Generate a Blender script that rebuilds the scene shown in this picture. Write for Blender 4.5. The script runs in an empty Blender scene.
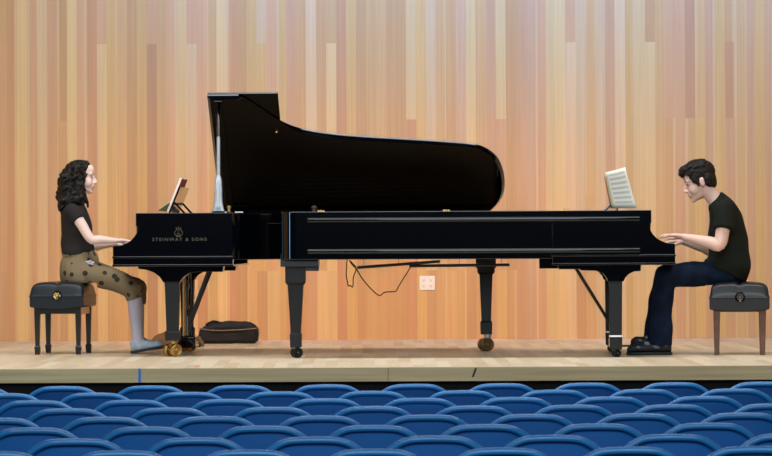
import bpy, bmesh, math, random
from mathutils import Vector, Matrix, Quaternion, noise
PI = math.pi
scn = bpy.context.scene
COL = scn.collection
rnd = random.Random(7)
V = Vector

# ---------------------------------------------------------------- survey of the place
F, DIST, EYE = 3804.0, 26.6, 0.81          # long lens, camera 26.6 m from the near piano
def at(px, py, Y):
    """point of the stage seen at a photo position, at depth Y"""
    d = DIST + Y
    return V(((px - 362) * d / F, Y, EYE - (py - (243 - .0045 * (px - 386))) * d / F))

# ---------------------------------------------------------------- materials
def nodes_of(m):
    m.use_nodes = True
    return m.node_tree.nodes, m.node_tree.links
def mat(name, col, rough=.5, metal=0., coat=0., bump=None, var=None, spec=.5, sheen=0.):
    m = bpy.data.materials.new(name); n, l = nodes_of(m)
    b = n['Principled BSDF']
    b.inputs['Base Color'].default_value = (*col, 1); b.inputs['Roughness'].default_value = rough
    b.inputs['Metallic'].default_value = metal; b.inputs['Coat Weight'].default_value = coat
    b.inputs['Coat Roughness'].default_value = .05
    b.inputs['Specular IOR Level'].default_value = spec
    b.inputs['Sheen Weight'].default_value = sheen
    tc = n.new('ShaderNodeTexCoord')
    if var:
        sc, amt = var
        t = n.new('ShaderNodeTexNoise'); t.inputs['Scale'].default_value = sc; t.inputs['Detail'].default_value = 4
        l.new(tc.outputs['Object'], t.inputs['Vector'])
        r = n.new('ShaderNodeValToRGB')
        r.color_ramp.elements[0].position = .3; r.color_ramp.elements[1].position = .7
        r.color_ramp.elements[0].color = (*[c * (1 - amt) for c in col], 1)
        r.color_ramp.elements[1].color = (*[min(1, c * (1 + amt)) for c in col], 1)
        l.new(t.outputs['Fac'], r.inputs['Fac']); l.new(r.outputs['Color'], b.inputs['Base Color'])
    if bump:
        sc, st = bump
        t = n.new('ShaderNodeTexNoise'); t.inputs['Scale'].default_value = sc; t.inputs['Detail'].default_value = 3
        l.new(tc.outputs['Object'], t.inputs['Vector'])
        bp = n.new('ShaderNodeBump'); bp.inputs['Strength'].default_value = st; bp.inputs['Distance'].default_value = .01
        l.new(t.outputs['Fac'], bp.inputs['Height']); l.new(bp.outputs['Normal'], b.inputs['Normal'])
    return m
def s2l(r, g, b):
    f = lambda c: (c / 255 / 12.92) if c / 255 < .04045 else ((c / 255 + .055) / 1.055) ** 2.4
    return (f(r), f(g), f(b))

M = {}
M['ebony'] = mat('ebony polish', (.0006, .0009, .0019), .08, coat=.25, spec=.42)
M['ebony_satin'] = mat('worn ebony', (.004, .004, .004), .3, var=(9, .3))
M['leg'] = mat('satin black leg', (.004, .0034, .003), .42, var=(14, .25), spec=.35)
M['brass'] = mat('brass', (.55, .36, .12), .25, 1.)
M['brass_dull'] = mat('dull brass', (.30, .22, .12), .4, 1., var=(30, .3))
M['steel'] = mat('steel', (.45, .44, .42), .3, 1.)
M['plate'] = mat('dark gold painted iron', (.15, .09, .03), .6, .3)
M['spruce'] = mat('spruce soundboard', (.38, .22, .10), .45, var=(6, .2))
M['prop'] = mat('black prop with painted pale reflection', s2l(140, 148, 150), .3, coat=.3, var=(20, .15))  # glossy black stick; its bright reflection is painted in as pale grey
M['felt'] = mat('red felt', (.25, .02, .02), .9)
M['ivory'] = mat('ivory', (.75, .72, .64), .3)
M['leather'] = mat('black leather', (.006, .008, .010), .42, coat=.1, spec=.35, bump=(120, .15))
M['leather_grey'] = mat('worn dark leather', (.013, .011, .0095), .42, coat=.1, spec=.35, bump=(120, .15))
M['bench_black'] = mat('black bench wood', (.006, .006, .006), .28, coat=.15)
M['bench_rail'] = mat('black rail with painted warm reflection', s2l(170, 100, 45), .3, coat=.3, var=(18, .2))
M['bench_brown'] = mat('walnut bench wood', s2l(96, 55, 30), .4, coat=.2, var=(18, .25))
M['bronze'] = mat('dark bronze', (.10, .085, .06), .35, .8)
M['skin'] = mat('skin', (.8, .6, .5), .5)
_n, _l = nodes_of(M['skin']); _a = _n.new('ShaderNodeAttribute'); _a.attribute_name = 'tint'; _l.new(_a.outputs['Color'], _n['Principled BSDF'].inputs['Base Color'])
_n['Principled BSDF'].inputs['Subsurface Weight'].default_value = .12; _n['Principled BSDF'].inputs['Subsurface Radius'].default_value = (.012, .005, .003); _n['Principled BSDF'].inputs['Subsurface Scale'].default_value = 1
M['hair_w'] = mat('dark brown curls', s2l(26, 21, 15), .5, bump=(90, .4), var=(60, .5), spec=.22)
M['hair_m'] = mat('dark brown hair', s2l(28, 21, 15), .5, bump=(140, .4), var=(80, .4), spec=.22)
M['shirt_w'] = mat('charcoal jersey', s2l(44, 39, 37), .95, bump=(25, .25), spec=.2)
M['shirt_m'] = mat('faded black olive cotton', s2l(24, 26, 18), .95, bump=(18, .35), spec=.2)
M['jeans'] = mat('dark indigo denim', s2l(13, 26, 46), .9, bump=(30, .35), var=(11, .55), spec=.2)
M['stocking'] = mat('grey stocking', s2l(200, 188, 196), .7)
M['shoe_w'] = mat('blue grey leather', s2l(168, 176, 182), .5, var=(40, .1))
M['sole'] = mat('black rubber', (.010, .010, .012), .6)
M['shoe_m'] = mat('black mesh shoe', (.012, .012, .014), .6, bump=(90, .3))
M['patch'] = mat('grey shoe panel', s2l(112, 116, 124), .5)
M['bag'] = mat('black nylon', (.004, .004, .004), .7, bump=(60, .4))
M['zip'] = mat('grey zip', (.08, .08, .075), .4)
M['brown_bag'] = mat('brown canvas', s2l(120, 88, 52), .9, bump=(30, .4), var=(12, .2))
M['cable'] = mat('black cable', (.01, .01, .01), .5)
M['white_plastic'] = mat('cream plastic', s2l(236, 228, 205), .4)
M['slot'] = mat('socket slot', (.05, .045, .04), .6)
M['tape_blue'] = mat('blue tape', s2l(60, 110, 190), .7)
M['tape_black'] = mat('black tape', (.012, .012, .016), .6)
M['tape_yellow'] = mat('yellow tape', s2l(240, 215, 70), .7)
M['tape_pink'] = mat('pink tape', s2l(235, 120, 125), .7)
M['cover_red'] = mat('red book cover', s2l(190, 50, 28), .5)
M['paper_yellow'] = mat('yellowed paper', s2l(222, 212, 150), .7)
M['paper'] = mat('white paper', s2l(248, 238, 222), .7)
M['chair_tube'] = mat('blue enamel tube', s2l(34, 118, 180), .3, coat=.3)
M['chair_panel'] = mat('blue moulded panel', s2l(5, 88, 156), .55, bump=(220, .12), spec=.22)
M['hall_floor'] = mat('dark hall floor', (.02, .022, .026), .5, var=(4, .2))
M['stage_front'] = mat('black stage skirt', (.006, .006, .008), .9, var=(4, .2))

def fascia_mat():
    m = bpy.data.materials.new('grey beige fascia'); n, l = nodes_of(m); b = n['Principled BSDF']
    tc = n.new('ShaderNodeTexCoord'); mp = n.new('ShaderNodeMapping'); mp.inputs['Scale'].default_value = (.8, 6, 22)
    t = n.new('ShaderNodeTexNoise'); t.inputs['Scale'].default_value = 1.6; t.inputs['Detail'].default_value = 5
    l.new(tc.outputs['Object'], mp.inputs['Vector']); l.new(mp.outputs['Vector'], t.inputs['Vector'])
    r = n.new('ShaderNodeValToRGB'); e = r.color_ramp.elements
    e[0].position = .3; e[1].position = .72
    e[0].color = (*s2l(166, 140, 100), 1); e[1].color = (*s2l(194, 168, 124), 1)
    l.new(t.outputs['Fac'], r.inputs['Fac']); l.new(r.outputs['Color'], b.inputs['Base Color'])
    b.inputs['Roughness'].default_value = .55
    return m
M['fascia'] = fascia_mat()

def floor_mat():
    m = bpy.data.materials.new('maple strip floor'); n, l = nodes_of(m); b = n['Principled BSDF']
    tc = n.new('ShaderNodeTexCoord'); sep = n.new('ShaderNodeSeparateXYZ'); l.new(tc.outputs['Object'], sep.inputs[0])
    def mth(op, a, b2=None):
        k = n.new('ShaderNodeMath'); k.operation = op
        for i, x in enumerate((a, b2)):
            if x is None: continue
            if isinstance(x, (int, float)): k.inputs[i].default_value = x
            else: l.new(x, k.inputs[i])
        return k.outputs[0]
    xs = mth('DIVIDE', sep.outputs[0], .083); c = mth('FLOOR', xs)
    w1 = n.new('ShaderNodeTexWhiteNoise'); w1.noise_dimensions = '1D'; l.new(c, w1.inputs['W'])
    row = mth('FLOOR', mth('ADD', mth('DIVIDE', sep.outputs[1], 1.3), mth('MULTIPLY', w1.outputs['Value'], 7.0)))
    cmb = n.new('ShaderNodeCombineXYZ'); l.new(c, cmb.inputs[0]); l.new(row, cmb.inputs[1])
    w2 = n.new('ShaderNodeTexWhiteNoise'); w2.noise_dimensions = '2D'; l.new(cmb.outputs[0], w2.inputs['Vector'])
    r = n.new('ShaderNodeValToRGB'); e = r.color_ramp.elements
    e[0].color = (*s2l(206, 182, 148), 1); e[1].color = (*s2l(232, 214, 184), 1)
    l.new(w2.outputs['Value'], r.inputs['Fac'])
    mp = n.new('ShaderNodeMapping'); mp.inputs['Scale'].default_value = (30, 1.5, 1)
    t = n.new('ShaderNodeTexNoise'); t.inputs['Scale'].default_value = 1.5; t.inputs['Detail'].default_value = 4
    l.new(tc.outputs['Object'], mp.inputs['Vector']); l.new(mp.outputs['Vector'], t.inputs['Vector'])
    mx = n.new('ShaderNodeMix'); mx.data_type = 'RGBA'; mx.blend_type = 'MULTIPLY'
    g = n.new('ShaderNodeValToRGB'); g.color_ramp.elements[0].color = (.82, .8, .77, 1); g.color_ramp.elements[1].color = (1.08, 1.08, 1.08, 1)
    l.new(t.outputs['Fac'], g.inputs['Fac'])
    mx.inputs[0].default_value = 1; l.new(r.outputs['Color'], mx.inputs[6]); l.new(g.outputs['Color'], mx.inputs[7])
    l.new(mx.outputs[2], b.inputs['Base Color'])
    b.inputs['Roughness'].default_value = .42; b.inputs['Specular IOR Level'].default_value = .35
    return m
M['floor'] = floor_mat()

def wall_mat():
    m = bpy.data.materials.new('fir board wall'); n, l = nodes_of(m); b = n['Principled BSDF']
    at_ = n.new('ShaderNodeAttribute'); at_.attribute_name = 'board'
    tc = n.new('ShaderNodeTexCoord'); mp = n.new('ShaderNodeMapping'); mp.inputs['Scale'].default_value = (34, 1, .55)
    t = n.new('ShaderNodeTexNoise'); t.inputs['Scale'].default_value = 1.7; t.inputs['Detail'].default_value = 5; t.inputs['Distortion'].default_value = .4
    l.new(tc.outputs['Object'], mp.inputs['Vector']); l.new(mp.outputs['Vector'], t.inputs['Vector'])
    g = n.new('ShaderNodeValToRGB'); g.color_ramp.elements[0].position = .25; g.color_ramp.elements[1].position = .8
    g.color_ramp.elements[0].color = (.90, .87, .85, 1); g.color_ramp.elements[1].color = (1.05, 1.05, 1.04, 1)
    l.new(t.outputs['Fac'], g.inputs['Fac'])
    mx = n.new('ShaderNodeMix'); mx.data_type = 'RGBA'; mx.blend_type = 'MULTIPLY'; mx.inputs[0].default_value = 1
    l.new(at_.outputs['Color'], mx.inputs[6]); l.new(g.outputs['Color'], mx.inputs[7])
    l.new(mx.outputs[2], b.inputs['Base Color'])
    b.inputs['Roughness'].default_value = .5; b.inputs['Specular IOR Level'].default_value = .3
    return m
M['wall'] = wall_mat()

def dots_mat():
    m = bpy.data.materials.new('olive brown cloth with dark dots'); n, l = nodes_of(m); b = n['Principled BSDF']
    tc = n.new('ShaderNodeTexCoord')
    v = n.new('ShaderNodeTexVoronoi'); v.inputs['Scale'].default_value = 14; v.inputs['Randomness'].default_value = .75
    l.new(tc.outputs['Object'], v.inputs['Vector'])
    r = n.new('ShaderNodeValToRGB'); r.color_ramp.interpolation = 'CONSTANT'; e = r.color_ramp.elements
    e[0].color = (*s2l(52, 38, 26), 1); e[1].position = .28; e[1].color = (*s2l(132, 112, 80), 1)
    l.new(v.outputs['Distance'], r.inputs['Fac']); l.new(r.outputs['Color'], b.inputs['Base Color'])
    t = n.new('ShaderNodeTexNoise'); t.inputs['Scale'].default_value = 22
    l.new(tc.outputs['Object'], t.inputs['Vector'])
    bp = n.new('ShaderNodeBump'); bp.inputs['Strength'].default_value = .4; bp.inputs['Distance'].default_value = .01
    l.new(t.outputs['Fac'], bp.inputs['Height']); l.new(bp.outputs['Normal'], b.inputs['Normal'])
    b.inputs['Roughness'].default_value = .85
    return m
M['dots'] = dots_mat()

def score_mat():
    m = bpy.data.materials.new('printed music'); n, l = nodes_of(m); b = n['Principled BSDF']
    uv = n.new('ShaderNodeUVMap'); sep = n.new('ShaderNodeSeparateXYZ'); l.new(uv.outputs[0], sep.inputs[0])
    def mth(op, a, b2=None):
        k = n.new('ShaderNodeMath'); k.operation = op
        for i, x in enumerate((a, b2)):
            if x is None: continue
            if isinstance(x, (int, float)): k.inputs[i].default_value = x
            else: l.new(x, k.inputs[i])
        return k.outputs[0]
    band = mth('LESS_THAN', mth('FRACT', mth('MULTIPLY', sep.outputs[1], 8)), .5)
    inx = mth('MULTIPLY', mth('GREATER_THAN', sep.outputs[0], .12), mth('LESS_THAN', sep.outputs[0], .9))
    iny = mth('MULTIPLY', mth('GREATER_THAN', sep.outputs[1], .06), mth('LESS_THAN', sep.outputs[1], .93))
    t = n.new('ShaderNodeTexNoise'); t.inputs['Scale'].default_value = 60; l.new(uv.outputs[0], t.inputs['Vector'])
    f = mth('MULTIPLY', mth('MULTIPLY', band, inx), mth('MULTIPLY', iny, mth('GREATER_THAN', t.outputs['Fac'], .47)))
    mx = n.new('ShaderNodeMix'); mx.data_type = 'RGBA'; l.new(f, mx.inputs[0])
    mx.inputs[6].default_value = (*s2l(252, 240, 220), 1); mx.inputs[7].default_value = (*s2l(186, 184, 172), 1)
    l.new(mx.outputs[2], b.inputs['Base Color']); b.inputs['Roughness'].default_value = .7
    return m
M['score'] = score_mat()

# ---------------------------------------------------------------- object helpers
def obj(name, bm, m, parent=None, smooth=True, ang=.7, bevel=0, mats=None):
    me = bpy.data.meshes.new(name)
    bmesh.ops.recalc_face_normals(bm, faces=bm.faces)
    bm.to_mesh(me); bm.free()
    for x in (mats or [m]): me.materials.append(x)
    if smooth:
        me.shade_smooth(); me.set_sharp_from_angle(angle=ang)
    o = bpy.data.objects.new(name, me); COL.objects.link(o)
    if parent: o.parent = parent
    if bevel:
        b = o.modifiers.new('bevel', 'BEVEL'); b.width = bevel; b.segments = 2; b.limit_method = 'ANGLE'
    return o
def empty(name, loc=(0, 0, 0), rz=0):
    o = bpy.data.objects.new(name, None); COL.objects.link(o); o.location = loc; o.rotation_euler = (0, 0, rz)
    o.empty_display_size = .1
    return o
def tag(o, label, cat, group=None, kind=None):
    if label: o['label'] = label
    if cat: o['category'] = cat
    if group: o['group'] = group
    if kind: o['kind'] = kind
    return o
def rebase(root, base):
    base = V(base)
    for o in [root] + list(root.children_recursive):
        if o.data: o.data.transform(Matrix.Translation(-base))
    root.location = base
def box(bm, x0, x1, y0, y1, z0, z1, mtx=None):
    r = bmesh.ops.create_cube(bm, size=1)
    mm = Matrix.Translation(((x0 + x1) / 2, (y0 + y1) / 2, (z0 + z1) / 2)) @ Matrix.Diagonal((x1 - x0, y1 - y0, z1 - z0, 1))
    if mtx: mm = mtx @ mm
    bmesh.ops.transform(bm, matrix=mm, verts=r['verts'])
def ell(bm, c, r, rot=None, sub=3):
    q = bmesh.ops.create_icosphere(bm, subdivisions=sub, radius=1)
    mm = Matrix.Translation(V(c)) @ (rot.to_4x4() if rot else Matrix()) @ Matrix.Diagonal((*r, 1))
    bmesh.ops.transform(bm, matrix=mm, verts=q['verts'])
def cyl(bm, a, b, r, r2=None, n=20):
    a, b = V(a), V(b); d = b - a
    q = bmesh.ops.create_cone(bm, cap_ends=True, segments=n, radius1=r, radius2=r if r2 is None else r2, depth=d.length)
    bmesh.ops.transform(bm, matrix=Matrix.Translation((a + b) / 2) @ d.to_track_quat('Z', 'Y').to_matrix().to_4x4(), verts=q['verts'])
def prism(bm, pts, f, t0, t1):
    """polygon pts (a,b) swept from t0 to t1 through the map f(a,b,t)"""
    A = [bm.verts.new(f(a, b, t0)) for a, b in pts]; B = [bm.verts.new(f(a, b, t1)) for a, b in pts]
    n = len(pts)
    bm.faces.new(A); bm.faces.new(B[::-1])
    for i in range(n):
        j = (i + 1) % n
        bm.faces.new((A[i], B[i], B[j], A[j]))
def crom(p, i, t):
    g = lambda k: p[max(0, min(len(p) - 1, k))]
    a, b, c, d = g(i - 1), g(i), g(i + 1), g(i + 2)
    return .5 * ((2 * b) + (c - a) * t + (2 * a - 5 * b + 4 * c - d) * t * t + (3 * b - a - 3 * c + d) * t ** 3)
def limb(bm, pts, radii, side=(0, 1, 0), n=20, sub=5, flat=(False, False), spline=True, pw=1.0):
    """swept tube; radii = r or (r_side, r_normal) per point; round or flat ends"""
    P = [V(p) for p in pts]; R = [V((r, r)) if isinstance(r, (int, float)) else V(r) for r in radii]
    cs, rs = [], []
    for i in range(len(P) - 1):
        for k in range(sub):
            t = k / sub
            cs.append(crom(P, i, t) if spline else P[i].lerp(P[i + 1], t)); rs.append(crom(R, i, t) if spline else R[i].lerp(R[i + 1], t))
    cs.append(P[-1]); rs.append(R[-1])
    S = V(side)
    rings = []
    def ring(c, tan, r):
        tan = tan.normalized(); s = (S - tan * S.dot(tan))
        if s.length < 1e-4: s = tan.orthogonal()
        s.normalize(); nn = tan.cross(s)
        out = []
        for k in range(n):
            a = 2 * PI * k / n; ca, sa = math.cos(a), math.sin(a)
            if pw != 1: ca = math.copysign(abs(ca) ** pw, ca); sa = math.copysign(abs(sa) ** pw, sa)
            out.append(bm.verts.new(c + s * ca * r[0] + nn * sa * r[1]))
        return out
    N = len(cs)
    tans = [(cs[min(i + 1, N - 1)] - cs[max(i - 1, 0)]) for i in range(N)]
    if not flat[0]:
        t = tans[0].normalized(); m_ = min(rs[0])
        for a in (.15, .35, .6, .8): rings.append(ring(cs[0] - t * m_ * math.cos(a * PI / 2), t, rs[0] * math.sin(a * PI / 2)))
    for c, t, r in zip(cs, tans, rs): rings.append(ring(c, t, r))
    if not flat[1]:
        t = tans[-1].normalized(); m_ = min(rs[-1])
        for a in (.8, .6, .35, .15): rings.append(ring(cs[-1] + t * m_ * math.cos(a * PI / 2), t, rs[-1] * math.sin(a * PI / 2)))
    for a, b in zip(rings, rings[1:]):
        for k in range(n):
            bm.faces.new((a[k], a[(k + 1) % n], b[(k + 1) % n], b[k]))
    bm.faces.new(rings[0][::-1]); bm.faces.new(rings[-1])
def tube(bm, pts, r, n=8, sub=6, spline=True): limb(bm, pts, [r] * len(pts), (0.13, .97, .2), n, sub, (True, True), spline)
def lathe(bm, prof, c, n=24, axis=None):
    rings = []
    for r, z in prof: rings.append([bm.verts.new((r * math.cos(2 * PI * k / n), r * math.sin(2 * PI * k / n), z)) for k in range(n)])
    for a, b in zip(rings, rings[1:]):
        for k in range(n): bm.faces.new((a[k], a[(k + 1) % n], b[(k + 1) % n], b[k]))
    bm.faces.new(rings[0][::-1]); bm.faces.new(rings[-1])
    mm = Matrix.Translation(V(c))
    if axis: mm = mm @ V(axis).to_track_quat('Z', 'Y').to_matrix().to_4x4()
    bmesh.ops.transform(bm, matrix=mm, verts=[v for r in rings for v in r])
def fuse(bm, voxel, smooth=4):
    """melt overlapping closed shapes into one continuous skin"""
    me = bpy.data.meshes.new('tmp'); bmesh.ops.recalc_face_normals(bm, faces=bm.faces); bm.to_mesh(me); bm.free()
    o = bpy.data.objects.new('tmp', me); COL.objects.link(o)
    r = o.modifiers.new('r', 'REMESH'); r.mode = 'VOXEL'; r.voxel_size = voxel
    if smooth:
        s = o.modifiers.new('s', 'SMOOTH'); s.factor = .5; s.iterations = smooth
    dg = bpy.context.evaluated_depsgraph_get(); dg.update()
    ev = o.evaluated_get(dg); m2 = bpy.data.meshes.new_from_object(ev)
    out = bmesh.new(); out.from_mesh(m2)
    bpy.data.objects.remove(o); bpy.data.meshes.remove(me); bpy.data.meshes.remove(m2)
    return out
def wrinkle(bm, amp, scale, seed=0):
    bm.normal_update()
    for v in bm.verts:
        v.co += v.normal * amp * noise.noise(v.co * scale + V((seed, 0, 0)))

# ================================================================ THE SETTING
WALL_Y, FRONT_Y, HALL_Z = 5.16, -1.81, -.746
TONE = {'C': (214, 180, 120), 'L': (211, 177, 126), 'T': (208, 168, 104), 'M': (203, 162, 105), 'P': (203, 158, 110),
        'D': (190, 144, 99), 'B': (199, 155, 100), 'R': (197, 148, 100), 'V': (200, 160, 116)}
COLS = 'MBMPCPBCPBPTMBTPMPCCPMBPPTLPTPPTPTPBVMPLBPTLMBVCPPCMPVPCPCLVPPPTCVMPCDDPLLMPLP'
LOW = {0: 'P', 10: 'C', 15: 'D', 19: 'L', 26: 'T', 33: 'C', 41: 'C', 57: 'L', 65: 'C', 73: 'R'}     # boards that start at the first joint
J = [EYE + (243 - y) * (DIST + WALL_Y) / F for y in (-300, -188, -111, -34, 43, 119.5, 196.5, 270.5, 346)]
def build_wall():
    bm = bmesh.new(); lay = bm.loops.layers.float_color.new('board'); wr = random.Random(21)
    w = 9.97 * (DIST + WALL_Y) / F; x0 = (-2 - 362) * (DIST + WALL_Y) / F
    def quad(xa, xb, za, zb, c, y=WALL_Y):
        vs = [bm.verts.new(p) for p in ((xa, y, za), (xb, y, za), (xb, y, zb), (xa, y, zb))]
        f = bm.faces.new(vs)
        for lp in f.loops: lp[lay] = (*c, 1)
    for k in range(-22, 104):
        kk = k if 0 <= k < len(COLS) else wr.randrange(len(COLS))
        tone = COLS[kk]; jit = .94 + .12 * wr.random()
        xa, xb = x0 + k * w, x0 + (k + 1) * w
        edge = wr.random(); ew = w * wr.uniform(.08, .3); eside = wr.random() < .5
        z_hi = J[0]
        level = 0
        for i in range(1, len(J)):
            brk = (i == 4 and k in LOW) or (i != 4 and wr.random() < (.16 if i < 7 else .3)) or i == len(J) - 1
            if not brk: continue
            z_lo = max(J[i], 0) if i < len(J) - 1 else 0
            c = V(s2l(*TONE[tone])) * jit
            if edge < .33:                        # a paler sapwood strip along one edge of the board
                c2 = c.lerp(V(s2l(*TONE['L'])), .75)
                if eside: quad(xa, xa + ew, z_lo, z_hi, c2); quad(xa + ew, xb, z_lo, z_hi, c)
                else: quad(xa, xb - ew, z_lo, z_hi, c); quad(xb - ew, xb, z_lo, z_hi, c2)
            else: quad(xa, xb, z_lo, z_hi, c)
            z_hi = z_lo
            tone = LOW.get(k) if i == 4 else wr.choice('MPBTCMPBTLRM'); jit = .94 + .12 * wr.random()
            edge = wr.random(); ew = w * wr.uniform(.08, .3)
    # back and edge thickness of the panelled wall
    xl, xr = x0 - 22 * w, x0 + 104 * w
    for lp_ in ([(xl, WALL_Y + .15, 0), (xr, WALL_Y + .15, 0), (xr, WALL_Y + .15, J[0]), (xl, WALL_Y + .15, J[0])],
                [(xl, WALL_Y, J[0]), (xr, WALL_Y, J[0]), (xr, WALL_Y + .15, J[0]), (xl, WALL_Y + .15, J[0])]):
        f = bm.faces.new([bm.verts.new(p) for p in lp_])
        for lp in f.loops: lp[lay] = (.4, .3, .2, 1)
    me = bpy.data.meshes.new('wall_back'); bm.to_mesh(me); bm.free(); me.materials.append(M['wall'])
    o = bpy.data.objects.new('wall_back', me); COL.objects.link(o); o['kind'] = 'structure'
build_wall()
bm = bmesh.new(); box(bm, -5.2, 5.6, FRONT_Y + .03, WALL_Y + .15, -.09, 0); obj('floor', bm, M['floor'], smooth=False)['kind'] = 'structure'
bm = bmesh.new(); box(bm, -5.2, .165, FRONT_Y, FRONT_Y + .03, -.093, -.0005); box(bm, .167, 5.6, FRONT_Y, FRONT_Y + .03, -.093, 0)
obj('trim_1', bm, M['fascia'], smooth=False, bevel=.003)['kind'] = 'structure'
bm = bmesh.new(); box(bm, -5.2, 5.6, FRONT_Y + .12, FRONT_Y + .2, HALL_Z, -.09); obj('wall_front', bm, M['stage_front'], smooth=False)['kind'] = 'structure'
bm = bmesh.new(); box(bm, -9, 9, -30, FRONT_Y + .2, HALL_Z - .1, HALL_Z); obj('floor_hall', bm, M['hall_floor'], smooth=False)['kind'] = 'structure'

for nm, xs_ in (('wall_left', (-5.35, -5.2)), ('wall_right', (5.6, 5.75))):
    bm = bmesh.new(); lay = bm.loops.layers.float_color.new('board'); wr = random.Random(4)
    y = FRONT_Y + .4
    while y < WALL_Y - .09:
        box(bm, xs_[0], xs_[1], y, y + .083, 0, J[0]); y += .083
    bm.faces.ensure_lookup_table()
    for i in range(0, len(bm.faces), 6):
        c = s2l(*TONE[wr.choice('MPBTCLR')])
        for f in bm.faces[i:i + 6]:
            for lp in f.loops: lp[lay] = (*c, 1)
    obj(nm, bm, M['wall'], smooth=False)['kind'] = 'structure'

# marks and tape
def strip(name, pts, m, label, cat):
    bm = bmesh.new(); prism(bm, pts[0], pts[1], pts[2], pts[3]); o = obj(name, bm, m, smooth=False)
    c = sum((v.co for v in o.data.vertices), V()) / len(o.data.vertices); rebase(o, c); return tag(o, label, cat)
p = at(137.8, 369, FRONT_Y); q = at(140.4, 383, FRONT_Y)
strip('tape_strip', ([(p.x, -.092), (q.x, -.092), (q.x, -.001), (p.x, -.001)], lambda a, b, t: V((a, t, b)), FRONT_Y - .0012, FRONT_Y), M['tape_blue'],
      'short blue tape strip stuck upright on the stage edge below the left piano', 'tape')
a = at(471, 377, FRONT_Y); b_ = at(476.4, 369, FRONT_Y)
strip('tape_strip', ([(a.x, -.066), (a.x + .014, -.066), (b_.x, -.008), (b_.x - .014, -.008)], lambda a, b, t: V((a, t, b)), FRONT_Y - .0012, FRONT_Y), M['tape_black'],
      'slanted black tape mark on the stage edge right of centre', 'tape')
for px, py, Y, mm, lb in ((80.5, 364, -1.0, 'tape_yellow', 'tiny yellow tape mark on the stage floor below the left bench'),
                          (197, 367.3, -1.55, 'tape_pink', 'tiny pink tape mark on the stage floor near its front edge')):
    c = at(px, py, Y)
    strip('tape_mark', ([(c.x - .013, Y - .06), (c.x + .013, Y - .06), (c.x + .015, Y + .05), (c.x - .012, Y + .06)], lambda a, b, t: V((a, b, t)), 0, .0015), M[mm], lb, 'tape')

# double wall socket
c = at(427, 283, WALL_Y)
so = empty('wall_outlet', (c.x, WALL_Y, c.z)); tag(so, 'cream double wall outlet plate on the boards below the pianos', 'wall outlet')
bm = bmesh.new(); box(bm, -.064, .064, -.007, 0, -.06, .06); obj('cover_plate', bm, M['white_plastic'], so, bevel=.003)
for sx in (-.03, .03):
    for sz in (-.024, .024):
        bm = bmesh.new(); box(bm, sx - .017, sx + .017, -.0095, -.0065, sz - .015, sz + .015)
        k = obj('socket', bm, M['white_plastic'], so, bevel=.002)
        for a0, a1, c0, c1 in ((-.009, -.006, -.003, .007), (.006, .009, -.003, .007), (-.003, .003, -.011, -.006)):
            bm = bmesh.new(); box(bm, sx + a0, sx + a1, -.0101, -.0093, sz + c0, sz + c1); obj('slot', bm, M['slot'], k, smooth=False)

# ================================================================ PIANOS
CURVE = [(.9, 1.535), (.97, 1.44), (1.04, 1.335), (1.1, 1.25), (1.17, 1.175), (1.3, 1.08), (1.52, 1.014), (1.78, .974), (2.03, .947), (2.33, .913),
         (2.55, .875), (2.66, .82), (2.745, .714), (2.79, .56), (2.803, .38), (2.79, .2)]
W = 1.57
def case_outline(L, r):
    s = (L - .9) / (2.803 - .9)
    cv = [(.9 + (u - .9) * s, v) for u, v in CURVE]
    pts = [V((u, v)) for u, v in cv]; sm = []
    for i in range(len(pts) - 1):
        for k in range(4): sm.append(tuple(crom(pts, i, k / 4)))
    sm = [p_ for p_ in sm if p_[1] > .02 + r]
    out = [(.17, 0), (.17, W), (.862, W), (.866, W - .022)] + sm
    for k in range(9):                       # tail corner
        a = k / 8 * PI / 2
        out.append((L - r + r * math.cos(a), r - r * math.sin(a)))
    return out
def inset(poly, d):
    n = len(poly); ar = sum(poly[i][0] * poly[(i + 1) % n][1] - poly[(i + 1) % n][0] * poly[i][1] for i in range(n))
    sg = 1 if ar > 0 else -1; res = []
    for i in range(n):
        p0, p1, p2 = V(poly[i - 1]), V(poly[i]), V(poly[(i + 1) % n])
        d1, d2 = (p1 - p0), (p2 - p1)
        if d1.length < 1e-6 or d2.length < 1e-6: res.append(tuple(p1)); continue
        n1 = V((-d1.y, d1.x)).normalized() * sg; n2 = V((-d2.y, d2.x)).normalized() * sg
        m_ = (n1 + n2)
        m_ = m_ / max(.35, m_.length_squared) * 2
        res.append(tuple(p1 + m_ * d))
    return res
def U(u, v, z): return V((u, -v, z))         # piano space: u from key slip to tail, v from bass to treble
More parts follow.
